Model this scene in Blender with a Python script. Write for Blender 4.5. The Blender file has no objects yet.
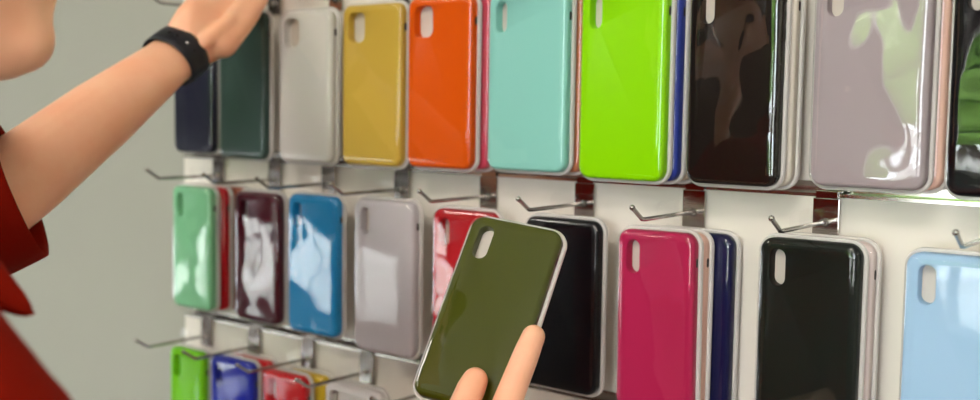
import bpy, bmesh, math, random
from mathutils import Vector, Matrix
random.seed(7)
PI = math.pi
scene = bpy.context.scene
COL = scene.collection

# ------------------------------------------------------------------ materials
def srgb(r, g, b):
    def f(c):
        c /= 255.0
        return c / 12.92 if c <= .04045 else ((c + .055) / 1.055) ** 2.4
    return (f(r), f(g), f(b), 1.0)

def new_mat(name):
    m = bpy.data.materials.new(name); m.use_nodes = True
    nt = m.node_tree
    return m, nt, nt.nodes['Principled BSDF'], nt.nodes['Material Output']

def principled(name, col, rough=.5, metal=0., coat=0., coat_rough=.05, bump=0., scale=200., spec=.4, mottling=0., sheen=0.):
    m, nt, b, out = new_mat(name)
    b.inputs['Base Color'].default_value = col
    b.inputs['Roughness'].default_value = rough
    b.inputs['Metallic'].default_value = metal
    b.inputs['Coat Weight'].default_value = coat
    b.inputs['Coat Roughness'].default_value = coat_rough
    b.inputs['Specular IOR Level'].default_value = spec
    b.inputs['Sheen Weight'].default_value = sheen
    tc = nt.nodes.new('ShaderNodeTexCoord')
    if bump > 0:
        n = nt.nodes.new('ShaderNodeTexNoise'); n.inputs['Scale'].default_value = scale
        nt.links.new(tc.outputs['Object'], n.inputs['Vector'])
        bp = nt.nodes.new('ShaderNodeBump'); bp.inputs['Strength'].default_value = bump
        bp.inputs['Distance'].default_value = .001
        nt.links.new(n.outputs['Fac'], bp.inputs['Height'])
        nt.links.new(bp.outputs['Normal'], b.inputs['Normal'])
    if mottling > 0:
        n2 = nt.nodes.new('ShaderNodeTexNoise'); n2.inputs['Scale'].default_value = 6.0
        n2.inputs['Detail'].default_value = 4
        nt.links.new(tc.outputs['Object'], n2.inputs['Vector'])
        mx = nt.nodes.new('ShaderNodeMix'); mx.data_type = 'RGBA'
        mx.inputs[6].default_value = tuple(c * (1 - mottling) for c in col[:3]) + (1,)
        mx.inputs[7].default_value = tuple(min(1, c * (1 + mottling)) for c in col[:3]) + (1,)
        nt.links.new(n2.outputs['Fac'], mx.inputs[0])
        nt.links.new(mx.outputs[2], b.inputs['Base Color'])
    return m

def film(name, rough=.02, wob=.35, tint=(1, 1, 1, 1), boost=1.0, milky=0.0, scale=9.0):
    """clear vacuum formed plastic: sees through, mirrors by Fresnel, gently wavy"""
    m, nt, b, out = new_mat(name)
    nt.nodes.remove(b)
    tr = nt.nodes.new('ShaderNodeBsdfTransparent'); tr.inputs['Color'].default_value = tint
    gl = nt.nodes.new('ShaderNodeBsdfGlossy'); gl.inputs['Roughness'].default_value = rough
    lw = nt.nodes.new('ShaderNodeLayerWeight'); lw.inputs['Blend'].default_value = .5
    pw = nt.nodes.new('ShaderNodeMath'); pw.operation = 'POWER'; pw.inputs[1].default_value = 5.0
    fr = nt.nodes.new('ShaderNodeMath'); fr.operation = 'MULTIPLY_ADD'; fr.inputs[1].default_value = .9; fr.inputs[2].default_value = .05 * boost
    nt.links.new(lw.outputs['Facing'], pw.inputs[0]); nt.links.new(pw.outputs[0], fr.inputs[0])
    mx = nt.nodes.new('ShaderNodeMixShader')
    tc = nt.nodes.new('ShaderNodeTexCoord')
    n = nt.nodes.new('ShaderNodeTexNoise'); n.inputs['Scale'].default_value = scale; n.inputs['Detail'].default_value = 1.2
    oi = nt.nodes.new('ShaderNodeObjectInfo')
    ad = nt.nodes.new('ShaderNodeVectorMath'); ad.operation = 'ADD'
    sc = nt.nodes.new('ShaderNodeVectorMath'); sc.operation = 'SCALE'; sc.inputs['Scale'].default_value = 1.7
    nt.links.new(oi.outputs['Location'], sc.inputs[0])
    nt.links.new(tc.outputs['Object'], ad.inputs[0]); nt.links.new(sc.outputs['Vector'], ad.inputs[1])
    nt.links.new(ad.outputs['Vector'], n.inputs['Vector'])
    bp = nt.nodes.new('ShaderNodeBump'); bp.inputs['Strength'].default_value = wob; bp.inputs['Distance'].default_value = .012
    nt.links.new(n.outputs['Fac'], bp.inputs['Height'])
    nt.links.new(bp.outputs['Normal'], gl.inputs['Normal'])
    base = tr
    if milky > 0:
        df = nt.nodes.new('ShaderNodeBsdfDiffuse'); df.inputs['Color'].default_value = (.86, .83, .80, 1)
        m2 = nt.nodes.new('ShaderNodeMixShader'); m2.inputs[0].default_value = milky
        nt.links.new(tr.outputs[0], m2.inputs[1]); nt.links.new(df.outputs[0], m2.inputs[2]); base = m2
    nt.links.new(fr.outputs[0], mx.inputs[0])
    nt.links.new(base.outputs[0], mx.inputs[1]); nt.links.new(gl.outputs[0], mx.inputs[2])
    nt.links.new(mx.outputs[0], out.inputs['Surface'])
    return m

M = {}
M['film'] = film('clear_film', rough=.025, wob=.10, boost=.9)
M['film_wavy'] = film('clear_film_wavy', rough=.03, wob=.45, boost=1.6, scale=14)
M['film_held'] = film('clear_film_held', rough=.03, wob=.30, boost=1.2, scale=11)
M['tab'] = film('clear_tab', rough=.12, wob=.25, boost=.45, scale=40)
M['tray'] = film('frosted_tray', rough=.12, wob=.05, milky=.72)
M['tray_clear'] = film('clear_tray', rough=.10, wob=.05, milky=.30)
M['tray_white'] = principled('white_tray', srgb(228, 224, 216), .35, coat=.3)
M['card'] = principled('insert_card', srgb(214, 204, 192), .7)
M['dark'] = principled('dark_opening', srgb(18, 16, 16), .8)
M['chrome'] = principled('chrome', (.52, .48, .45, 1), .10, metal=1.)
M['wire'] = principled('steel_wire', (.42, .40, .38, 1), .2, metal=1.)
M['groove'] = principled('groove_metal', (.62, .59, .55, 1), .16, metal=1., bump=.05, scale=60)
M['groove_dark'] = principled('groove_shadow_metal', (.10, .085, .075, 1), .4, metal=1.)
M['board'] = principled('white_laminate', srgb(226, 220, 210), .38, coat=.1, mottling=.015)
M['greywall'] = principled('grey_paint', srgb(160, 160, 149), .85, bump=.1, scale=300, mottling=.02)
M['ceiling'] = principled('white_ceiling', srgb(235, 233, 228), .9)
M['floor'] = principled('brown_tile', srgb(84, 66, 54), .25, mottling=.12)
M['brownwall'] = principled('brown_paint', srgb(62, 49, 42), .85, mottling=.05)
M['trim'] = principled('white_trim', srgb(225, 225, 220), .5)
M['glass'] = film('window_glass', rough=.0, wob=0.0)
M['bark'] = principled('bark', srgb(86, 70, 54), .9)
M['leaves'] = principled('leaves', srgb(120, 165, 62), .6, mottling=.35)
M['paving'] = principled('pale_paving', srgb(206, 203, 196), .9, mottling=.05)
M['rubber'] = principled('black_silicone', srgb(17, 18, 26), .42)
M['silver'] = principled('silver_pin', (.85, .85, .85, 1), .2, metal=1.)
M['hair'] = principled('dark_hair', srgb(38, 26, 20), .45, bump=.4, scale=90)
M['denim'] = principled('denim', srgb(52, 62, 88), .85, bump=.2, scale=400)
M['shoe'] = principled('white_shoe', srgb(220, 218, 212), .5)
M['shirt'] = principled('rust_cotton', srgb(122, 17, 1), .85, bump=.25, scale=500, mottling=.06, spec=.08)
M['eye'] = principled('eye', srgb(60, 40, 30), .1)
def skin_mat():
    m, nt, b, out = new_mat('skin')
    b.inputs['Roughness'].default_value = .46
    b.inputs['Subsurface Weight'].default_value = .15
    b.inputs['Subsurface Radius'].default_value = (.012, .005, .003)
    b.inputs['Subsurface Scale'].default_value = .6
    tc = nt.nodes.new('ShaderNodeTexCoord')
    n = nt.nodes.new('ShaderNodeTexNoise'); n.inputs['Scale'].default_value = 22; n.inputs['Detail'].default_value = 5
    nt.links.new(tc.outputs['Object'], n.inputs['Vector'])
    r = nt.nodes.new('ShaderNodeValToRGB')
    r.color_ramp.elements[0].position = .3; r.color_ramp.elements[0].color = srgb(242, 172, 136)
    r.color_ramp.elements[1].position = .7; r.color_ramp.elements[1].color = srgb(246, 190, 154)
    nt.links.new(n.outputs['Fac'], r.inputs[0]); nt.links.new(r.outputs[0], b.inputs['Base Color'])
    n2 = nt.nodes.new('ShaderNodeTexNoise'); n2.inputs['Scale'].default_value = 260
    nt.links.new(tc.outputs['Object'], n2.inputs['Vector'])
    bp = nt.nodes.new('ShaderNodeBump'); bp.inputs['Strength'].default_value = .12; bp.inputs['Distance'].default_value = .001
    nt.links.new(n2.outputs['Fac'], bp.inputs['Height']); nt.links.new(bp.outputs['Normal'], b.inputs['Normal'])
    return m
M['skin'] = skin_mat()
M['nail'] = principled('nail', srgb(228, 160, 140), .25, coat=.4)
def emit(name, col, s):
    m, nt, b, out = new_mat(name)
    b.inputs['Base Color'].default_value = (.9, .9, .9, 1)
    b.inputs['Emission Color'].default_value = col; b.inputs['Emission Strength'].default_value = s
    return m
M['lamp'] = emit('lamp_diffuser', (1.0, .92, .82, 1), 16.5)

CASECOL = {}
def case_mat(key, rgb, rough=.38, coat=0.):
    CASECOL[key] = principled('silicone_' + key, srgb(*rgb), rough, coat=coat, spec=.10)
    return CASECOL[key]

# ------------------------------------------------------------------ object helpers
def link(name, me, mat, parent=None, smooth=True, ang=40):
    o = bpy.data.objects.new(name, me); COL.objects.link(o)
    if mat is not None: me.materials.append(mat)
    if smooth:
        for p in me.polygons: p.use_smooth = True
        try: me.set_sharp_from_angle(angle=math.radians(ang))
        except Exception: pass
    if parent is not None: o.parent = parent
    return o

def obj(name, bm, mat, parent=None, smooth=True, ang=40):
    me = bpy.data.meshes.new(name)
    bmesh.ops.recalc_face_normals(bm, faces=bm.faces[:])
    bm.to_mesh(me); bm.free()
    return link(name, me, mat, parent, smooth, ang)

def empty(name, label, cat, loc=(0, 0, 0), group=None):
    o = bpy.data.objects.new(name, None); COL.objects.link(o)
    o.empty_display_size = .02; o.location = loc
    o['label'] = label; o['category'] = cat
    if group: o['group'] = group
    return o

def tag(o, label, cat, group=None):
    o['label'] = label; o['category'] = cat
    if group: o['group'] = group
    return o

def struct(name, bm, mat):
    o = obj(name, bm, mat, None, False); o['kind'] = 'structure'; return o

def box(bm, x0, x1, y0, y1, z0, z1, bev=0.):
    b2 = bmesh.new()
    bmesh.ops.create_cube(b2, size=1)
    bmesh.ops.scale(b2, vec=(x1 - x0, y1 - y0, z1 - z0), verts=b2.verts)
    bmesh.ops.translate(b2, vec=((x0 + x1) / 2, (y0 + y1) / 2, (z0 + z1) / 2), verts=b2.verts)
    if bev: bmesh.ops.bevel(b2, geom=b2.edges[:], offset=bev, segments=2, affect='EDGES', profile=.6)
    merge(bm, b2)

def merge(bm, b2):
    me = bpy.data.meshes.new('tmp'); b2.to_mesh(me); b2.free(); bm.from_mesh(me); bpy.data.meshes.remove(me)

def BX(*a, **k):
    bm = bmesh.new(); box(bm, *a, **k); return bm

def tube(bm, pts, rad, n=12, cap=True):
    """round bar through points, rad a number or a list"""
    pts = [Vector(p) for p in pts]
    rads = rad if isinstance(rad, (list, tuple)) else [rad] * len(pts)
    rings = []; up = Vector((0, 0, 1))
    prev = None
    for i, p in enumerate(pts):
        t = (pts[min(i + 1, len(pts) - 1)] - pts[max(i - 1, 0)]).normalized()
        if prev is None:
            a = t.cross(up if abs(t.dot(up)) < .95 else Vector((1, 0, 0))).normalized()
        else:
            a = (prev - t * prev.dot(t)).normalized()
        prev = a; b = t.cross(a)
        rings.append([bm.verts.new(p + (a * math.cos(2 * PI * k / n) + b * math.sin(2 * PI * k / n)) * rads[i]) for k in range(n)])
    for r0, r1 in zip(rings, rings[1:]):
        for k in range(n): bm.faces.new((r0[k], r0[(k + 1) % n], r1[(k + 1) % n], r1[k]))
    if cap:
        bm.faces.new(rings[0][::-1]); bm.faces.new(rings[-1])

def rrect(w, h, r, n=8, cx=0., cz=0.):
    r = min(r, w / 2 - 1e-5, h / 2 - 1e-5); out = []
    for (sx, sz, a0) in ((1, 1, 0), (-1, 1, 90), (-1, -1, 180), (1, -1, 270)):
        for k in range(n + 1):
            a = math.radians(a0 + 90 * k / n)
            out.append((cx + sx * (w / 2 - r) + r * math.cos(a), cz + sz * (h / 2 - r) + r * math.sin(a)))
    return out

def loft(bm, rings, close_last=False, close_first=False):
    """rings = list of (2d outline, y)"""
    vr = [[bm.verts.new((x, y, z)) for x, z in ol] for ol, y in rings]
    for a, b in zip(vr, vr[1:]):
        n = len(a)
        for k in range(n): bm.faces.new((a[k], a[(k + 1) % n], b[(k + 1) % n], b[k]))
    if close_last: bm.faces.new(vr[-1])
    if close_first: bm.faces.new(vr[0][::-1])
    return vr

def fill_between(bm, outer, inner):
    ed = []
    for loop in (outer, inner):
        for k in range(len(loop)):
            e = bm.edges.get((loop[k], loop[(k + 1) % len(loop)])) or bm.edges.new((loop[k], loop[(k + 1) % len(loop)]))
            ed.append(e)
    bmesh.ops.triangle_fill(bm, edges=ed, use_beauty=True)

# ------------------------------------------------------------------ phone case in blister pack
# local frame: x right, y into the wall, z up, origin = hook hole of the hang tab; back of the tray at y = 0
T_CASE = .0125
def case_bm(w, h, cx, cz, hole, hc, hy=.0095):
    """open backed silicone shell with rounded front edge and camera opening"""
    bm = bmesh.new()
    R = .0105; fr = .0036; rings = []
    rings.append((rrect(w - .0008, h - .0008, R, 8, cx, cz), -.0012))
    rings.append((rrect(w, h, R, 8, cx, cz), -.0022))
    rings.append((rrect(w, h, R, 8, cx, cz), -(T_CASE - fr)))
    for k in range(1, 7):
        a = math.radians(90 * k / 6)
        d = fr * (1 - math.cos(a))
        rings.append((rrect(w - 2 * d, h - 2 * d, R - d, 8, cx, cz), -(T_CASE - fr + fr * math.sin(a))))
    # very slightly crowned front near the edge
    rings.append((rrect(w - 2 * fr - .006, h - 2 * fr - .006, R - fr, 8, cx, cz), -(T_CASE + .0002)))
    vr = loft(bm, rings)
    hw, hh, hr = hole; hx, hz = hc
    hl = []
    hl.append((rrect(hw + .0014, hh + .0014, hr + .0007, 6, hx, hz), -(T_CASE + .0002)))
    hl.append((rrect(hw + .0004, hh + .0004, hr + .0002, 6, hx, hz), -(T_CASE - .0001)))
    hl.append((rrect(hw, hh, hr, 6, hx, hz), -(T_CASE - .0006)))
    hl.append((rrect(hw, hh, hr, 6, hx, hz), -(T_CASE - hy)))
    vh = loft(bm, hl)
    fill_between(bm, vr[-1], vh[0])
    return bm

def make_pack(key, label, X, Z, Y, w=.080, h=.1585, dx=0., hole='pill', gap=.010, tray='tray', cover='film', group=None,
              tilt=0., side='switch', tabw=.034, detail=True):
    """X, Z: hook hole; Y: back of tray; dx: case centre against the hook"""
    P = empty('phone_case_pack', label, 'phone case', (X, Y, Z), group)
    P.rotation_euler = (0, tilt, 0)
    cx = dx; cz = -(gap + h / 2)
    mat = CASECOL[key]
    if hole == 'pill':
        hs = (.0125, .0290, .0062); hc = (cx - w / 2 + .0095 + .00625, cz + h / 2 - .0085 - .0145)
    elif hole == 'square':
        hs = (.0245, .0310, .0075); hc = (cx - w / 2 + .0090 + .01225, cz + h / 2 - .0080 - .0155)
    obj('phone_case', case_bm(w, h, cx, cz, hs, hc), mat, P, ang=50)
    pc = P.children[-1] if P.children else None
    pc = [c for c in COL.objects if c.parent == P and c.name.startswith('phone_case')][-1]
    # insert card filling the case from behind
    b = bmesh.new(); loft(b, [(rrect(w - .004, h - .004, .009, 6, cx, cz), -.0008), (rrect(w - .004, h - .004, .009, 6, cx, cz), -.0029)], True, True)
    ic = obj('insert_card', b, M['card'], P)
    if detail:
        sx = cx + w / 2
        b = bmesh.new()
        zt = cz + h / 2
        if side == 'switch':
            ol = rrect(.0034, .0078, .0017, 5, 0, 0)
            vs = [b.verts.new((sx + .00018, -.0062 + a, zt - .0245 + c)) for a, c in ol]; 
            vb = [b.verts.new((sx - .0015, -.0062 + a, zt - .0245 + c)) for a, c in ol]
            b.faces.new(vs)
            for k in range(len(ol)): b.faces.new((vs[k], vs[(k + 1) % len(ol)], vb[(k + 1) % len(ol)], vb[k]))
            b.faces.new(vb[::-1])
            s = obj('switch_opening', b, M['dark'], P)
        else:
            for q, (zz, L) in enumerate(((.020, .006), (.034, .010), (.048, .010))):
                b = bmesh.new(); box(b, sx - .001, sx + .0009, -.0080, -.0045, zt - zz - L / 2, zt - zz + L / 2, .0006)
                obj('button', b, mat, P)
    # tray: outer lip, wall and back
    m = .0032
    b = bmesh.new(); W, H = w + 2 * m, h + 2 * m
    rings = [(rrect(w + .0006, h + .0006, .0108, 8, cx, cz), -.0030), (rrect(w + .0008, h + .0008, .011, 8, cx, cz), -.0046)]
    rings += [(rrect(W - .0016, H - .0016, .0135, 8, cx, cz), -.0050), (rrect(W - .0004, H - .0004, .014, 8, cx, cz), -.0045),
              (rrect(W, H, .0142, 8, cx, cz), -.0036), (rrect(W, H, .0142, 8, cx, cz), -.0010), (rrect(W - .002, H - .002, .0132, 8, cx, cz), -.0002)]
    loft(b, rings, True, False)
    obj('tray', b, M[tray], P, ang=50)
    # clear cover over the face
    b = bmesh.new(); c0 = .0012; fr = .0085; rings = [(rrect(w + 2 * c0, h + 2 * c0, .0118, 10, cx, cz), -.0052), (rrect(w + 2 * c0, h + 2 * c0, .0118, 10, cx, cz), -.0096)]
    yf = .0146
    for k in range(1, 7):
        a = math.radians(90 * k / 6); d = fr * (1 - math.cos(a))
        rings.append((rrect(w + 2 * c0 - 2 * d, h + 2 * c0 - 2 * d, .0118 - d, 10, cx, cz), -(.0096 + (yf - .0096) * math.sin(a))))
    loft(b, rings, True)
    obj('clear_cover', b, M[cover], P, ang=60)
    # hang tab with its hole
    tw = tabw; th = gap + .010 + .008
    b = bmesh.new(); tz = -(gap + .008) + th / 2
    for_y = [-.0012, -.0006]
    loops = []
    for y in for_y:
        o_ = [b.verts.new((x, y, z)) for x, z in rrect(tw, th, .008, 6, 0, tz)]
        i_ = [b.verts.new((x, y, z)) for x, z in rrect(.010, .007, .0034, 6, 0, 0)]
        loops.append((o_, i_)); fill_between(b, o_, i_)
    for q in (0, 1):
        a, c = loops[0][q], loops[1][q]
        for k in range(len(a)): b.faces.new((a[k], a[(k + 1) % len(a)], c[(k + 1) % len(c)], c[k]))
    obj('hang_tab', b, M['tab'], P)
    return P

# ------------------------------------------------------------------ the setting
FL, CE = 0.0, 2.75
PXL0 = -1.206
XL, XR, YF, YB = -7.0, 3.0, -3.9, .022
struct('floor', BX(XL - .1, XR + .1, YF - .1, YB + .1, -.1, FL), M['floor'])
struct('ceiling', BX(XL - .1, XR + .1, YF - .1, YB + .1, CE, CE + .1), M['ceiling'])
struct('wall_back', BX(XL, XR, YB, YB + .12, FL, CE), M['greywall'])
struct('wall_right', BX(XR, XR + .12, YF, YB, FL, CE), M['greywall'])

def wall_with_holes(name, axis, pos, thick, a0, a1, holes, mat):
    """wall in plane axis ('x' or 'y') with rectangular openings (a_lo, a_hi, z_lo, z_hi)"""
    bm = bmesh.new()
    cuts = sorted(set([a0, a1] + [h[0] for h in holes] + [h[1] for h in holes]))
    for lo, hi in zip(cuts, cuts[1:]):
        mid = (lo + hi) / 2
        hs = [h for h in holes if h[0] < mid < h[1]]
        spans = [(FL, CE)] if not hs else [(FL, hs[0][2]), (hs[0][3], CE)]
        for z0, z1 in spans:
            if z1 - z0 < 1e-4: continue
            if axis == 'y': box(bm, lo, hi, pos, pos + thick, z0, z1)
            else: box(bm, pos, pos + thick, lo, hi, z0, z1)
    return struct(name, bm, mat)

W1 = (-1.62, -.35, .80, 2.45)      # window opposite the display
W4_ADDED = (.10, 1.15, .80, 2.45)       # unseen opening added to put bright vertical highlights on the case edges
W2 = (-6.3, -4.2, .12, .90)     # shop front glazing further left
W3 = (-3.2, -1.0, .12, .84)       # on the left wall (y range)
wall_with_holes('wall_front', 'y', YF - .12, .12, XL, XR, [W1, W2, W4_ADDED], M['brownwall'])
wall_with_holes('wall_left', 'x', XL - .12, .12, YF, YB, [W3], M['greywall'])

def window(n, axis, pos, hole, bars):
    a0, a1, z0, z1 = hole
    fr = bmesh.new(); t = .05
    def bb(bm, lo, hi, q0, q1, d0=-.03, d1=.03):
        if axis == 'y': box(bm, lo, hi, pos + d0, pos + d1, q0, q1)
        else: box(bm, pos + d0, pos + d1, lo, hi, q0, q1)
    bb(fr, a0, a0 + t, z0, z1); bb(fr, a1 - t, a1, z0, z1); bb(fr, a0, a1, z0, z0 + t); bb(fr, a0, a1, z1 - t, z1)
    for k in range(1, bars):
        x = a0 + (a1 - a0) * k / bars; bb(fr, x - .02, x + .02, z0, z1)
    f = struct('window_%d' % n, fr, M['trim'])
    g = bmesh.new(); bb(g, a0 + .02, a1 - .02, z0 + .02, z1 - .02, -.004, .004)
    obj('pane', g, M['glass'], f, False)
    return f
window(1, 'y', YF - .06, W1, 1)
window(2, 'y', YF - .06, W2, 2)
window(4, 'y', YF - .06, W4_ADDED, 1)  # added window, only there for the edge highlights on the covers
window(3, 'x', XL - .06, W3, 2)

b = BX(XL, PXL0, YB - .012, YB, FL, .09); struct('baseboard_back', b, M['trim'])

# slatwall display: laminate boards with metal channel inserts between them
G = [1.4385 + .2075 * k for k in range(-5, 5)]          # bottom lip of each channel
PXL, PXR = -1.203, 2.2
sw = empty('slatwall_display', 'cream white slatwall panel with metal channels that carries all the hooks', 'wall panel', (0, 0, 0))
z0 = sw.location.z
HG = .0095
edges = [0.0] + G + [G[-1] + .2]
for k in range(len(edges) - 1):
    lo = edges[k] + (HG if k > 0 else 0); hi = edges[k + 1]
    b = BX(PXL, PXR, 0.0, .0215, lo - z0, hi - z0, bev=.0007); obj('board', b, M['board'], sw, False)
for g in G:
    b = bmesh.new(); z = g - z0
    # lower lip, floor of the channel, back and upper lip of the folded insert
    box(b, PXL, PXR, -.0012, .0140, z - .0022, z + .0006)
    box(b, PXL, PXR, .0135, .0145, z, z + HG)
    box(b, PXL, PXR, -.0012, .0140, z + HG - .0006, z + HG + .0010)
    obj('channel_insert', b, M['groove'], sw, False)

# ------------------------------------------------------------------ hooks
def make_hook(X, g, label, length=.090, ztop=None):
    """X centre of plate, g = channel height; wire leaves the plate .0235 below the channel"""
    H = empty('display_hook', label, 'hook', (X, 0, g), 'wire display hooks on the slatwall')
    w = .022
    b = bmesh.new()
    box(b, -w / 2, w / 2, -.0040, -.0018, -.0355, -.0030, .0006)      # face plate
    obj('hook_plate', b, M['chrome'], H, False)
    b = bmesh.new(); box(b, -w / 2 + .002, w / 2 - .002, -.0030, .0090, .0012, .0026, .0004); box(b, -w / 2 + .002, w / 2 - .002, -.0034, -.0022, -.0040, .0024)
    obj('channel_lip', b, M['chrome'], H, False)
    zz = -.0225; L = length
    pts = [(0, -.004, zz), (0, -.02, zz), (0, -L + .004, zz - .0008), (0, -L - .0005, zz - .0004), (0, -L - .004, zz + .002), (0, -L - .0160, zz + .0098)]
    b = bmesh.new(); tube(b, pts, .0018, 12)
    obj('wire_arm', b, M['wire'], H)
    b = bmesh.new(); tube(b, [(0, -.0040, zz), (0, -.0062, zz), (0, -.0078, zz)], [.0038, .0034, .0019], 20); obj('weld_cap', b, M['wire'], H)
    # small end ball of the wire
    b = bmesh.new(); bmesh.ops.create_uvsphere(b, u_segments=12, v_segments=8, radius=.0024)
    bmesh.ops.translate(b, vec=pts[-1], verts=b.verts); obj('wire_tip', b, M['wire'], H)
    # clear sleeve of the price holder clipped round the wire at the plate
    b = bmesh.new(); box(b, -.0115, .0115, -.0060, -.0046, -.0335, -.0135, .0006)
    obj('price_sleeve', b, M['tab'], H, False)
    return H

GA, GB, GC = G[5], G[4], G[6]
HOOK_A = [(-1.127, 'above the mint green case, middle row'), (-1.019, 'above the maroon case'), (-.926, 'above the sky blue case'),
          (-.811, 'above the pale grey case in the middle row'), (-.691, 'above the red case'), (-.575, 'above the black case in the middle row'),
          (-.460, 'above the magenta pink case'), (-.341, 'above the dark green case'), (-.2115, 'above the pale blue case at the right end')]
HOOK_B = [(-1.152, 'above the lime case in the bottom row'), (-1.058, 'above the royal blue case in the bottom row'), (-.960, 'above the red case in the bottom row'),
          (-.862, 'above the white case in the bottom row'), (-.752, 'just left of the held olive case')]
HOOK_C = [(-1.122, 'over the navy case behind the raised hand'), (-1.020, 'over the grey teal case'), (-.915, 'over the white case with square camera opening'), (-.812, 'over the mustard case'),
          (-.719, 'over the orange case'), (-.610, 'over the pale aqua case'), (-.508, 'over the lime green case in the top row'), (-.405, 'over the glossy black case in the top row'),
          (-.297, 'over the lavender grey case'), (-.195, 'over the black case at the right edge')]
for x, l in HOOK_A: make_hook(x, GA, 'chrome wire hook ' + l)
for x, l in HOOK_B: make_hook(x, GB, 'chrome wire hook ' + l)
for x, l in HOOK_C: make_hook(x, GC, 'chrome wire hook ' + l)

# ------------------------------------------------------------------ phone cases on the hooks
for k, rgb, ro in (('navy', (30, 32, 48), .4), ('teal', (58, 80, 74), .3), ('white', (206, 203, 198), .4), ('mustard', (196, 163, 66), .35), ('orange', (214, 84, 0), .35),
               ('rose', (205, 70, 92), .4), ('aqua', (140, 204, 192), .4), ('peach', (206, 128, 92), .4), ('lime', (140, 214, 0), .35), ('royal', (42, 60, 150), .4),
               ('black', (24, 19, 17), .25), ('sand', (190, 174, 150), .4), ('lavender', (164, 152, 156), .42), ('jet', (8, 9, 14), .3),
               ('mint', (130, 198, 152), .35), ('red', (184, 26, 36), .35), ('rust', (150, 66, 28), .4), ('maroon', (74, 10, 28), .3), ('sky', (20, 140, 200), .35),
               ('grey', (196, 190, 194), .4), ('pink', (172, 34, 78), .35), ('blush', (232, 190, 172), .45), ('shell', (222, 208, 204), .45), ('midnight', (18, 20, 62), .35),
               ('forest', (20, 25, 21), .4), ('paleblue', (158, 192, 222), .45), ('green3', (118, 200, 20), .35), ('blue3', (22, 40, 170), .35), ('red3', (206, 26, 36), .35),
               ('yellow', (214, 180, 50), .4), ('white3', (214, 208, 206), .4), ('olive', (66, 72, 12), .35), ('cream', (222, 214, 200), .5)):
    case_mat(k, rgb, ro)

FY = -.0335          # back of a front pack's tray (its face is then near y = -.045)
ZA, ZB, ZC = GA - .0225 + .0015, GB - .0225 + .0015, GC - .0225 + .0015
H1 = .1680; G1 = ZC - 1.6115
top = 'phone cases hanging in the top row'; mid = 'phone cases hanging in the middle row'; low = 'phone cases hanging in the bottom row'
hide = 'spare cases hanging behind the front ones'
def pk(key, label, xc, X, Z, w, h, zt, **k):
    """zt = world height of the case top"""
    return make_pack(key, label, X, Z, k.pop('y', FY), w, h, xc - X, gap=Z - zt, **k)

pk('navy', 'matte navy blue phone case, leftmost of the top row, below the raised hand', -1.121, -1.122, ZC, .0770, .1640, 1.610, group=top, tray='tray_clear', cover='film')
pk('teal', 'glossy dark grey teal phone case beside the navy one', -1.028, -1.020, ZC, .0820, .1680, 1.610, group=top)
pk('white', 'white phone case with a square camera opening, left of the mustard case', -.919, -.915, ZC, .0850, .1660, 1.608, hole='square', group=top)
pk('mustard', 'mustard yellow phone case with a square camera opening', -.8165, -.812, ZC, .0860, .1670, 1.610, hole='square', group=top)
pk('orange', 'bright orange phone case with a square camera opening', -.7225, -.719, ZC, .0840, .1680, 1.6125, hole='square', group=top)
pk('rose', 'rose pink phone case hanging right behind the orange one', -.7130, -.719, ZC, .0840, .1680, 1.6125, group=hide, y=-.0178, hole='pill')
pk('aqua', 'pale aqua phone case between the orange and the lime ones', -.6150, -.610, ZC, .0900, .1660, 1.6125, group=top)
pk('peach', 'copper peach phone case hanging behind the aqua one', -.6080, -.610, ZC, .0900, .1660, 1.6125, group=hide, y=-.0178)
pk('lime', 'vivid lime green phone case in the top row', -.5115, -.508, ZC, .0860, .1690, 1.6125, group=top)
pk('royal', 'royal blue phone case showing as a sliver behind the top lime one', -.5065, -.508, ZC, .0860, .1690, 1.6125, group=hide, y=-.0178)
pk('sand', 'sand coloured phone case, rearmost behind the top lime one', -.5015, -.508, ZC, .0860, .1690, 1.6125, group=hide, y=-.0020)
pk('black', 'glossy brownish black phone case with side buttons, in the top row', -.4060, -.405, ZC, .0800, .1680, 1.6125, group=top, side='buttons', cover='film_wavy')
pk('cream', 'cream phone case hanging behind the glossy black one', -.4010, -.405, ZC, .0800, .1680, 1.6125, group=hide, y=-.0178)
pk('lavender', 'lavender grey phone case mirroring a bright window', -.2955, -.297, ZC, .0870, .1660, 1.6140, group=top, cover='film_wavy')
pk('blush', 'blush pink phone case hanging behind the lavender one', -.2885, -.297, ZC, .0870, .1660, 1.6140, group=hide, y=-.0178)
pk('jet', 'jet black phone case cut by the right edge of the picture, top row', -.1960, -.195, ZC, .0830, .1680, 1.6140, group=top, cover='film_wavy')

pk('mint', 'glossy mint green phone case, leftmost of the middle row', -1.1250, -1.127, ZA, .0770, .1505, 1.4035, group=mid, cover='film_wavy')
pk('red', 'red phone case showing as a strip behind the mint one', -1.1190, -1.127, ZA, .0770, .1505, 1.4035, group=hide, y=-.0178)
pk('rust', 'rusty brown phone case, rearmost behind the mint one', -1.1030, -1.127, ZA, .0770, .1505, 1.4035, group=hide, y=-.0020)
pk('maroon', 'glossy maroon phone case mirroring bright light', -1.0010, -1.019, ZA, .0790, .1505, 1.4035, group=mid, cover='film_wavy')
pk('sky', 'glossy sky blue phone case between the maroon and pale grey ones', -.9060, -.926, ZA, .0800, .1540, 1.4057, group=mid, cover='film_wavy')
pk('grey', 'pale grey phone case in the middle row, right of the sky blue one', -.7965, -.811, ZA, .0860, .1610, 1.4071, group=mid)
pk('red', 'red phone case partly hidden by the held olive one', -.6880, -.691, ZA, .0800, .1560, 1.4040, group=mid, cover='film_wavy')
pk('jet', 'plain black phone case right behind the held olive one', -.5720, -.575, ZA, .0820, .1580, 1.4045, group=mid)
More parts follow.
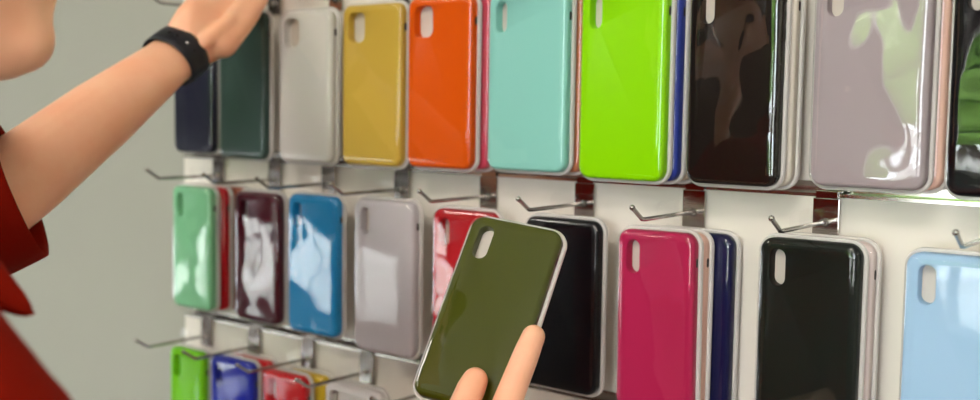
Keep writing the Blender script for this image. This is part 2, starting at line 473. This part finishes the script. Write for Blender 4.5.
pk('pink', 'magenta pink phone case in the middle row', -.4710, -.460, ZA, .0740, .1580, 1.4017, group=mid, cover='film', y=-.0380, tilt=-.01)
pk('blush', 'blush cream phone case hanging directly behind the magenta one', -.4690, -.460, ZA, .0745, .1575, 1.4010, group=hide, y=-.0225)
pk('midnight', 'midnight blue phone case sticking out behind the magenta and cream ones', -.4540, -.460, ZA, .0780, .1580, 1.4000, group=hide, y=-.0060, tabw=.034)
pk('forest', 'very dark green phone case with an oval camera opening', -.3370, -.341, ZA, .0810, .1580, 1.4046, group=mid, y=-.0335)
pk('shell', 'pinkish white phone case in a frosted tray behind the dark green one', -.3345, -.341, ZA, .0830, .1600, 1.4046, group=hide, y=-.0150)
pk('paleblue', 'pale powder blue phone case, rightmost of the middle row', -.2195, -.2115, ZA, .0860, .1600, 1.4034, group=mid)

pk('green3', 'lime green phone case, leftmost of the bottom row', -1.1370, -1.152, ZB, .0690, .1500, 1.1995, group=low, cover='film')
pk('blue3', 'glossy royal blue phone case in the bottom row', -1.0480, -1.058, ZB, .0800, .1500, 1.2010, group=low, cover='film_wavy')
pk('red3', 'red phone case hanging behind the royal blue one', -1.0350, -1.058, ZB, .0800, .1500, 1.2020, group=hide, y=-.0178)
pk('red3', 'glossy red phone case, third along the bottom row', -.9530, -.960, ZB, .0720, .1500, 1.1995, group=low, cover='film_wavy')
pk('yellow', 'yellow phone case behind the red one in the bottom row', -.9350, -.960, ZB, .0720, .1500, 1.2000, group=hide, y=-.0178)
pk('white3', 'white phone case at the right of the bottom row', -.8410, -.862, ZB, .0860, .1500, 1.2035, group=low)

# ------------------------------------------------------------------ the olive case held in the hand
RU = Vector((-.03725785, .52853305, .84809473)); RR = Vector((.94932182, .28376953, -.13514042)); RN = Vector((-.31208962, .80007979, -.5123206))
PC = Vector((-.53314179, -.19743514, 1.34568727))
MH = Matrix((RR, RN, RU)).transposed()
def hl(x, y, z): return PC + MH @ Vector((x, y, z))      # frame of the held case, origin in the middle of its face
ow, oh, og = .0785, .1560, .010
op = make_pack('olive', 'olive green phone case held up by a hand', 0, 0, 0, ow, oh, 0, gap=og, tray='tray_white', cover='film_held')
op.rotation_euler = MH.to_euler()
op.location = PC - MH @ Vector((0, -T_CASE, -(og + oh / 2)))

# ------------------------------------------------------------------ the person
def hull(bm, parts):
    """tapered capsule: convex hull of spheres (centre, radius) or ellipsoids (centre, (rx, ry, rz), matrix)"""
    b2 = bmesh.new()
    for p in parts:
        c, r = p[0], p[1]
        b3 = bmesh.new(); bmesh.ops.create_icosphere(b3, subdivisions=3, radius=1.0)
        if isinstance(r, (int, float)): r = (r, r, r)
        bmesh.ops.scale(b3, vec=r, verts=b3.verts)
        if len(p) > 2: bmesh.ops.rotate(b3, cent=(0, 0, 0), matrix=p[2], verts=b3.verts)
        bmesh.ops.translate(b3, vec=Vector(c), verts=b3.verts)
        merge(b2, b3)
    res = bmesh.ops.convex_hull(b2, input=b2.verts[:])
    kill = [g for g in set(res['geom_interior'] + res['geom_unused']) if isinstance(g, bmesh.types.BMVert) and g.is_valid]
    if kill: bmesh.ops.delete(b2, geom=kill, context='VERTS')
    merge(bm, b2)

def chain(bm, pts):
    for a, c in zip(pts, pts[1:]): hull(bm, [a, c])

def remesh(bm, voxel, smooth=6, disp=None):
    me = bpy.data.meshes.new('raw'); bm.to_mesh(me); bm.free()
    o = bpy.data.objects.new('raw', me); COL.objects.link(o)
    m = o.modifiers.new('r', 'REMESH'); m.mode = 'VOXEL'; m.voxel_size = voxel
    if smooth:
        s = o.modifiers.new('s', 'SMOOTH'); s.iterations = smooth; s.factor = .5
    if disp:
        tx = bpy.data.textures.new('folds', 'CLOUDS'); tx.noise_scale = disp[1]; tx.noise_depth = 2
        d = o.modifiers.new('d', 'DISPLACE'); d.texture = tx; d.strength = disp[0]; d.mid_level = .5; d.texture_coords = 'LOCAL'
    dg = bpy.context.evaluated_depsgraph_get()
    r = bpy.data.meshes.new_from_object(o.evaluated_get(dg))
    bpy.data.objects.remove(o); bpy.data.meshes.remove(me)
    out = bmesh.new(); out.from_mesh(r); bpy.data.meshes.remove(r)
    return out

V = Vector
person = empty('person', 'person in a rust orange shirt, one arm raised to the hooks, holding a case', 'person', (-.70, -.62, 0))
def pobj(name, bm, mat, parent=None):
    if parent is None:
        bmesh.ops.translate(bm, vec=-V(person.location), verts=bm.verts); return obj(name, bm, mat, person, True, 180)
    bmesh.ops.translate(bm, vec=-V(person.location), verts=bm.verts); return obj(name, bm, mat, parent, True, 180)

RSH = V((-.535, -.660, 1.385)); LSH = V((-.880, -.610, 1.375)); NECK = V((-.705, -.640, 1.425)); HEAD = V((-.693, -.575, 1.640))
LEL = V((-.952, -.398, 1.404)); LWR = V((-.984, -.170, 1.551))
REL = V((-.395, -.540, 1.135)); RWR = hl(-.004, .020, -.200)

# --- head, neck, torso, legs at a coarser grain
FD = V((.42, .90, -.08)).normalized()        # where the face looks
FR = FD.cross(V((0, 0, 1))).normalized(); FU = FR.cross(FD).normalized()
MF = Matrix((FR, FD, FU)).transposed()
def hd(x, y, z): return HEAD + MF @ V((x, y, z))
bm = bmesh.new()
hull(bm, [(hd(0, -.015, .035), (.075, .092, .082), MF.to_3x3()), (hd(0, .035, .01), (.062, .058, .075), MF.to_3x3())])
hull(bm, [(hd(0, .030, -.02), (.060, .060, .06), MF.to_3x3()), (hd(0, .068, -.098), .024), (hd(.038, .020, -.060), .022), (hd(-.038, .020, -.060), .022)])
hull(bm, [(hd(0, .098, .010), .008), (hd(0, .112, -.028), .010), (hd(0, .090, -.030), .014)])            # nose
hull(bm, [(hd(-.016, .090, -.058), .008), (hd(.016, .090, -.058), .008), (hd(0, .097, -.057), .009)])      # lips
hull(bm, [(hd(-.014, .088, -.070), .008), (hd(.014, .088, -.070), .008), (hd(0, .095, -.070), .008)])
hull(bm, [(hd(0, .080, -.092), .024), (hd(0, .060, -.100), .024)])                                          # chin
hull(bm, [(hd(-.035, .080, .025), .010), (hd(.035, .080, .025), .010)])                                     # brow
for s in (-1, 1):
    hull(bm, [(hd(s * .078, -.008, .012), (.006, .018, .022), MF.to_3x3()), (hd(s * .074, -.002, -.020), .008)])  # ears
    hull(bm, [(hd(s * .034, .078, -.025), .018), (hd(s * .050, .050, -.020), .020)])                        # cheeks
hull(bm, [(hd(0, -.01, -.04), .052), (NECK, .056)]); hull(bm, [(NECK, .056), (V((-.705, -.645, 1.37)), .075)])
hull(bm, [(RSH, .040), (LSH, .040), (NECK + V((0, 0, -.05)), .06)])
hull(bm, [(V((-.60, -.64, 1.25)), .085), (V((-.81, -.62, 1.25)), .085), (RSH + V((-.03, 0, -.02)), .05), (LSH + V((.03, 0, -.02)), .05)])
hull(bm, [(V((-.62, -.64, 1.25)), .08), (V((-.80, -.62, 1.25)), .08), (V((-.64, -.64, 1.05)), .075), (V((-.77, -.63, 1.05)), .075)])
hull(bm, [(V((-.64, -.64, 1.05)), .075), (V((-.77, -.63, 1.05)), .075), (V((-.62, -.65, .92)), .09), (V((-.79, -.64, .92)), .09)])
for s in (-1, 1):
    hx = -.705 + s * .085
    chain(bm, [(V((hx, -.645, .90)), .085), (V((hx + s * .01, -.635, .50)), .052), (V((hx + s * .012, -.65, .10)), .036)])
chain(bm, [(RSH, .046), (REL, .040)]); chain(bm, [(LSH, .046), (LEL, .042)])
coarse = remesh(bm, .006, 5)

# --- left forearm, raised hand reaching to a hook
fa = (LWR - LEL).normalized()
side = V((.62, -.0, -.40)); side = (side - fa * side.dot(fa)).normalized(); nn = fa.cross(side).normalized()
MA = Matrix((side, nn, fa)).transposed()
bm = bmesh.new()
L = (LWR - LEL).length
def fr(t): return LEL + fa * (L * t)
hull(bm, [(fr(-.05), .040), (fr(.22), (.041, .039, .040), MA)])
hull(bm, [(fr(.22), (.041, .039, .040), MA), (fr(.60), (.036, .034, .034), MA)])
hull(bm, [(fr(.60), (.036, .034, .034), MA), (fr(.95), (.0285, .023, .024), MA)])
hull(bm, [(fr(.95), (.0285, .023, .024), MA), (fr(1.06), (.0290, .021, .022), MA)])
# palm frame: along the back of the hand, thumb side points right in the picture
CR = V((.7783512, .6276296, .0158269)); CU = V((-.06214119, .05192992, .99671548)); CF = V((-.62474625, .7767782, -.07942136))
def cam(px, py, d):     # metres right of / above the reference point along the view, used only to lay the joints out by hand
    return V((0, -.86, 1.5)) + CF * d + CR * (d * (px - 490) / 1096.57) - CU * (d * (py - 200) / 1096.57)
WR = fr(1.05)
kn = [cam(256, -8, 1.235), cam(243, -14, 1.235), cam(228, -17, 1.235), cam(213, -14, 1.225)]      # knuckles index .. little
heel_t = cam(213, 42, 1.17); heel_o = cam(191, 18, 1.155)
hull(bm, [(WR, (.027, .021, .018), MA), (heel_t, .0190), (heel_o, .0165)])
hull(bm, [(heel_t, .0190), (heel_o, .0165), (kn[0], .0120), (kn[1], .0125), (kn[2], .0120), (kn[3], .0110)])
for k, p in enumerate(kn):
    m1 = p + CF * .006 + CU * .034 + CR * (.008 - .002 * k); m2 = m1 + CF * .004 + CU * .018 + CR * .012; m3 = m2 - CF * .002 + CU * .004 + CR * .014
    chain(bm, [(p, .0105), (m1, .0095), (m2, .0086), (m3, .0078)])
# thumb
chain(bm, [(cam(222, 42, 1.165), .0175), (cam(243, 22, 1.175), .0125), (cam(257, 2, 1.195), .0105), (cam(266, -14, 1.215), .0090)])
hull(bm, [(cam(222, 42, 1.165), .0175), (cam(240, 14, 1.19), .014), (cam(240, -2, 1.215), .012)])
# tendon / first web fold
chain(bm, [(cam(205, 42, 1.145), .0085), (cam(228, 22, 1.158), .0080), (cam(244, 4, 1.185), .0085)])
fineL = remesh(bm, .0026, 5)

# --- right forearm, hand round the olive case
bm = bmesh.new()
ra = (RWR - REL).normalized()
hull(bm, [(REL, .040), (REL + ra * .07, .041)]); hull(bm, [(REL + ra * .07, .041), (RWR - ra * .02, .027)]); hull(bm, [(RWR - ra * .02, .027), (RWR, .025)])
pal = [(hl(-.018, .022, -.150), .018), (hl(.030, .022, -.150), .017), (hl(-.024, .030, -.112), .014), (hl(.034, .026, -.108), .014)]
hull(bm, [(RWR, .025)] + pal[:2]); hull(bm, pal)
# thumb over the face
chain(bm, [(hl(-.004, .006, -.158), .0185), (hl(.0060, -.010, -.128), .0150), (hl(.0095, -.0150, -.098), .0122), (hl(.0120, -.0146, -.080), .0108), (hl(.0130, -.0132, -.0670), .0110), (hl(.0136, -.0126, -.0595), .0098)])
# index finger along the right edge
chain(bm, [(hl(.034, .018, -.120), .0145), (hl(.0395, -.004, -.098), .0118), (hl(.0425, -.0115, -.074), .0112), (hl(.0440, -.0118, -.050), .0105), (hl(.0450, -.0112, -.030), .0100), (hl(.0455, -.0098, -.0150), .0090)])
# the other fingers behind the case
chain(bm, [(hl(.022, .030, -.112), .0125), (hl(.028, .026, -.070), .0105), (hl(.030, .0235, -.040), .0095), (hl(.031, .0225, -.016), .0085)])
chain(bm, [(hl(.002, .032, -.112), .0120), (hl(.004, .027, -.068), .0102), (hl(.006, .0240, -.036), .0093), (hl(.007, .0225, -.012), .0083)])
chain(bm, [(hl(-.018, .032, -.112), .0115), (hl(-.018, .027, -.075), .0095), (hl(-.017, .0240, -.046), .0086), (hl(-.016, .0220, -.026), .0076)])
fineR = remesh(bm, .0014, 4)

body = bmesh.new()
for b2 in (coarse, fineL, fineR): merge(body, b2)
bo = pobj('body', body, M['skin'])

# thumb nail is on the far side; index nail faces away: only the eyes and hair are added
for s in (-1, 1):
    b2 = bmesh.new(); bmesh.ops.create_uvsphere(b2, u_segments=20, v_segments=12, radius=.0115)
    bmesh.ops.translate(b2, vec=hd(s * .031, .080, .006), verts=b2.verts); pobj('eye', b2, M['eye'])
bm = bmesh.new()
hull(bm, [(hd(0, -.030, .045), (.088, .092, .092), MF), (hd(0, .015, .085), (.070, .060, .045), MF)])
hull(bm, [(hd(0, -.070, .0), (.07, .05, .06), MF), (hd(0, -.085, -.02), .045)])
hull(bm, [(hd(0, -.125, .07), .045), (hd(0, -.150, .085), .035)])
pobj('hair', remesh(bm, .005, 3), M['hair'])

# --- shirt: torso, two sleeves, hem opened so the arms come out
bm = bmesh.new()
hull(bm, [(RSH + V((.0, 0, -.002)), .062), (LSH, .060), (NECK + V((0, 0, -.06)), .085)])
hull(bm, [(V((-.60, -.64, 1.25)), .105), (V((-.81, -.62, 1.25)), .105), (RSH + V((-.03, 0, -.02)), .064), (LSH + V((.03, 0, -.02)), .064)])
hull(bm, [(V((-.61, -.64, 1.25)), .10), (V((-.80, -.62, 1.25)), .10), (V((-.62, -.64, .98)), .11), (V((-.79, -.63, .98)), .11)])
hull(bm, [(V((-.62, -.64, .98)), .11), (V((-.79, -.63, .98)), .11), (V((-.61, -.64, .84)), .12), (V((-.80, -.63, .84)), .12)])
chain(bm, [(RSH, .064), (REL + V((0, 0, 0)), .058), (REL + ra * .08, .054)])
chain(bm, [(NECK, .062), (NECK + V((0, 0, -.06)), .085)])
shirt = remesh(bm, .006, 4, (.012, .09))
# left sleeve, cut open at the hem below the elbow
bm = bmesh.new()
hem_c = cam(8, 200, .955); ax = (fa * .8 + V((.15, .05, .25))).normalized()
chain(bm, [(LSH, .062), (LEL + V((0, -.02, -.012)), .060), (hem_c, .0600), (hem_c + fa * .05, .0600)])
sl = remesh(bm, .004, 4, (.007, .06))
hn = (CR * .90 + CU * .36 + CF * .25).normalized()
bmesh.ops.bisect_plane(sl, geom=sl.verts[:] + sl.edges[:] + sl.faces[:], plane_co=hem_c + CR * .014, plane_no=hn, clear_outer=True)
ed = [e for e in sl.edges if e.is_boundary]
if ed:   # turn the hem under
    r = bmesh.ops.extrude_edge_only(sl, edges=ed); vs = [g for g in r['geom'] if isinstance(g, bmesh.types.BMVert)]
    c = sum((v.co for v in vs), V((0, 0, 0))) / len(vs)
    for v in vs: v.co = c + (v.co - c) * .95 - hn * .004
    ed2 = [g for g in r['geom'] if isinstance(g, bmesh.types.BMEdge) and g.is_boundary]
    r = bmesh.ops.extrude_edge_only(sl, edges=ed2); vs = [g for g in r['geom'] if isinstance(g, bmesh.types.BMVert)]
    for v in vs: v.co = v.co - hn * .03
merge(shirt, sl)
sh = pobj('shirt', shirt, M['shirt'])
# loose tie of the shirt's neck bow
bm = bmesh.new()
chain(bm, [(cam(-60, 230, .60), .016), (cam(-12, 284, .60), .0125), (cam(16, 303, .60), .0070), (cam(29, 313, .60), .0038)])
bmesh.ops.recalc_face_normals(bm, faces=bm.faces[:])
pobj('collar_tie', remesh(bm, .003, 3), M['shirt'])
# trousers and shoes
bm = bmesh.new()
hull(bm, [(V((-.62, -.645, .90)), .105), (V((-.79, -.64, .90)), .105), (V((-.64, -.645, .82)), .10), (V((-.77, -.64, .82)), .10)])
for s in (-1, 1):
    hx = -.705 + s * .085
    chain(bm, [(V((hx, -.645, .86)), .098), (V((hx + s * .01, -.635, .50)), .070), (V((hx + s * .012, -.65, .11)), .058)])
pobj('trousers', remesh(bm, .008, 3, (.01, .12)), M['denim'])
for s in (-1, 1):
    hx = -.705 + s * .098
    bm = bmesh.new(); hull(bm, [(V((hx, -.67, .045)), .043), (V((hx + .01, -.53, .035)), .034), (V((hx, -.66, .09)), .045)])
    b2 = remesh(bm, .005, 3); bmesh.ops.bisect_plane(b2, geom=b2.verts[:] + b2.edges[:] + b2.faces[:], plane_co=(0, 0, .001), plane_no=(0, 0, -1), clear_outer=True)
    pobj('shoe', b2, M['shoe'])

# --- wrist band
bm = bmesh.new()
wc = fr(1.02); n = 48
def ell(t, rx, ry, off): return wc + fa * off + side * (rx * math.cos(t)) + nn * (ry * math.sin(t))
prof = [(-.0135, .0003), (-.0142, .0012), (-.0135, .0022), (-.006, .0026), (.006, .0026), (.0135, .0022), (.0142, .0012), (.0135, .0003)]
rr = [[bm.verts.new(ell(2 * PI * k / n, .0302 + dr, .0258 + dr, of)) for of, dr in prof] for k in range(n)]
for k in range(n):
    a, c = rr[k], rr[(k + 1) % n]
    for j in range(len(prof)): bm.faces.new((a[j], a[(j + 1) % len(prof)], c[(j + 1) % len(prof)], c[j]))
wb = pobj('wristband', bm, M['rubber']); wb['label'] = 'black silicone fitness band on the raised wrist'
def bandpt(t, of, lift): return ell(t, .0302 + lift, .0258 + lift, of)
# direction on the ellipse that faces the viewer
tv = max(range(360), key=lambda d: (ell(math.radians(d), .0302, .0258, 0) - wc).normalized().dot(-CF))
for k, (dt, nm) in enumerate(((14, 'clasp'), (-10, 'strap_hole'), (-26, 'strap_hole'), (34, 'strap_hole'))):
    bm = bmesh.new(); bmesh.ops.create_uvsphere(bm, u_segments=16, v_segments=8, radius=.0016 if nm == 'clasp' else .0019)
    bmesh.ops.translate(bm, vec=bandpt(math.radians(tv + dt), 0, .0022), verts=bm.verts)
    o = pobj(nm, bm, M['silver'] if nm == 'clasp' else M['dark'], wb)
bm = bmesh.new()
o = None

# ------------------------------------------------------------------ outside the windows
g = BX(-16, 8, -18, YF - .14, -.25, -.02); lawn = obj('pavement', g, M['paving'], None, False); lawn['kind'] = 'structure'
def tree(x, y, h, r, label):
    T = empty('garden_tree', label, 'tree', (x, y, -.02), 'trees outside the windows')
    b = bmesh.new(); tube(b, [(0, 0, 0), (.05, 0, h * .4), (0, .05, h * .8)], [.13, .10, .05], 12); obj('trunk', b, M['bark'], T)
    b = bmesh.new()
    rnd = random.Random(int(x * 10) + 50)
    for k in range(26):
        b3 = bmesh.new(); bmesh.ops.create_icosphere(b3, subdivisions=2, radius=r * rnd.uniform(.25, .45))
        for v in b3.verts: v.co *= 1 + rnd.uniform(-.22, .22)
        a = rnd.uniform(0, 2 * PI); q = rnd.uniform(.1, .8) * r
        bmesh.ops.translate(b3, vec=(q * math.cos(a), q * math.sin(a), h * .75 + rnd.uniform(-.6, .7) * r), verts=b3.verts); merge(b, b3)
    obj('crown', b, M['leaves'], T, False)
tree(-3.0, -9.0, 3.0, 1.3, 'leafy green tree seen through the window opposite the display')
tree(-.4, -10.5, 2.6, 1.5, 'broad green tree further right outside the window')
tree(-8.5, -9.0, 3.2, 1.4, 'green tree outside the glazing on the left')

# ------------------------------------------------------------------ lamps
k = 0
for (x, y) in ((-2.3, -1.9), (-.05, -1.9), (2.4, -1.9), (-2.3, -3.3), (-.05, -3.3), (2.4, -3.3)):
    T = empty('ceiling_light', 'square white ceiling light panel, %s row, %s' % ('near' if y > -2 else 'far', {-2.3: 'left', -.05: 'middle', 2.4: 'right'}[x]), 'lamp', (x, y, CE), 'ceiling light panels')
    b = bmesh.new(); s = .30
    for (a0, a1, c0, c1) in ((-s - .02, s + .02, -s - .02, -s), (-s - .02, s + .02, s, s + .02), (-s - .02, -s, -s, s), (s, s + .02, -s, s)): box(b, a0, a1, c0, c1, -.03, 0)
    obj('lamp_frame', b, M['trim'], T, False)
    obj('lamp_diffuser', BX(-s, s, -s, s, -.022, -.010), M['lamp'], T, False)

# daylight
w = bpy.data.worlds.new('World'); scene.world = w; w.use_nodes = True
bg = w.node_tree.nodes['Background']; bg.inputs[0].default_value = (.86, .93, 1.0, 1); bg.inputs[1].default_value = 9.0
sd = bpy.data.lights.new('sun', 'SUN'); sd.energy = 4.0; sd.angle = .02; sd.color = (1, .95, .86)
so = bpy.data.objects.new('sun', sd); COL.objects.link(so); so.rotation_euler = (math.radians(-28), math.radians(8), 0)
def portal(loc, rot, sx, sy):
    l = bpy.data.lights.new('window_portal', 'AREA'); l.shape = 'RECTANGLE'; l.size = sx; l.size_y = sy
    l.cycles.is_portal = True
    o = bpy.data.objects.new('window_portal', l); COL.objects.link(o); o.location = loc; o.rotation_euler = rot
portal(((W1[0] + W1[1]) / 2, YF - .13, (W1[2] + W1[3]) / 2), (math.radians(90), 0, 0), W1[1] - W1[0], W1[3] - W1[2])
portal(((W2[0] + W2[1]) / 2, YF - .13, (W2[2] + W2[3]) / 2), (math.radians(90), 0, 0), W2[1] - W2[0], W2[3] - W2[2])
portal(((W4_ADDED[0] + W4_ADDED[1]) / 2, YF - .13, (W4_ADDED[2] + W4_ADDED[3]) / 2), (math.radians(90), 0, 0), W4_ADDED[1] - W4_ADDED[0], W4_ADDED[3] - W4_ADDED[2])
portal((XL - .13, (W3[0] + W3[1]) / 2, (W3[2] + W3[3]) / 2), (0, math.radians(-90), 0), W3[3] - W3[2], W3[1] - W3[0])

# ------------------------------------------------------------------ camera
cd = bpy.data.cameras.new('camera'); co = bpy.data.objects.new('camera', cd); COL.objects.link(co)
cd.sensor_width = 36; cd.lens = 1096.57 / 980 * 36; cd.clip_start = .05
Rm = Matrix((CR, CU, -CF)).transposed()
co.matrix_world = Matrix.Translation((0, -.86, 1.5)) @ Rm.to_4x4()
cd.dof.use_dof = True; cd.dof.focus_distance = .86; cd.dof.aperture_fstop = 4.0
scene.camera = co

scene.view_settings.view_transform = 'Standard'; scene.view_settings.look = 'None'
scene.view_settings.gamma = 1; scene.view_settings.exposure = 0.62; scene.view_settings.use_curve_mapping = False
scene.cycles.max_bounces = 10; scene.cycles.transparent_max_bounces = 24; scene.cycles.glossy_bounces = 5
scene.cycles.use_denoising = True
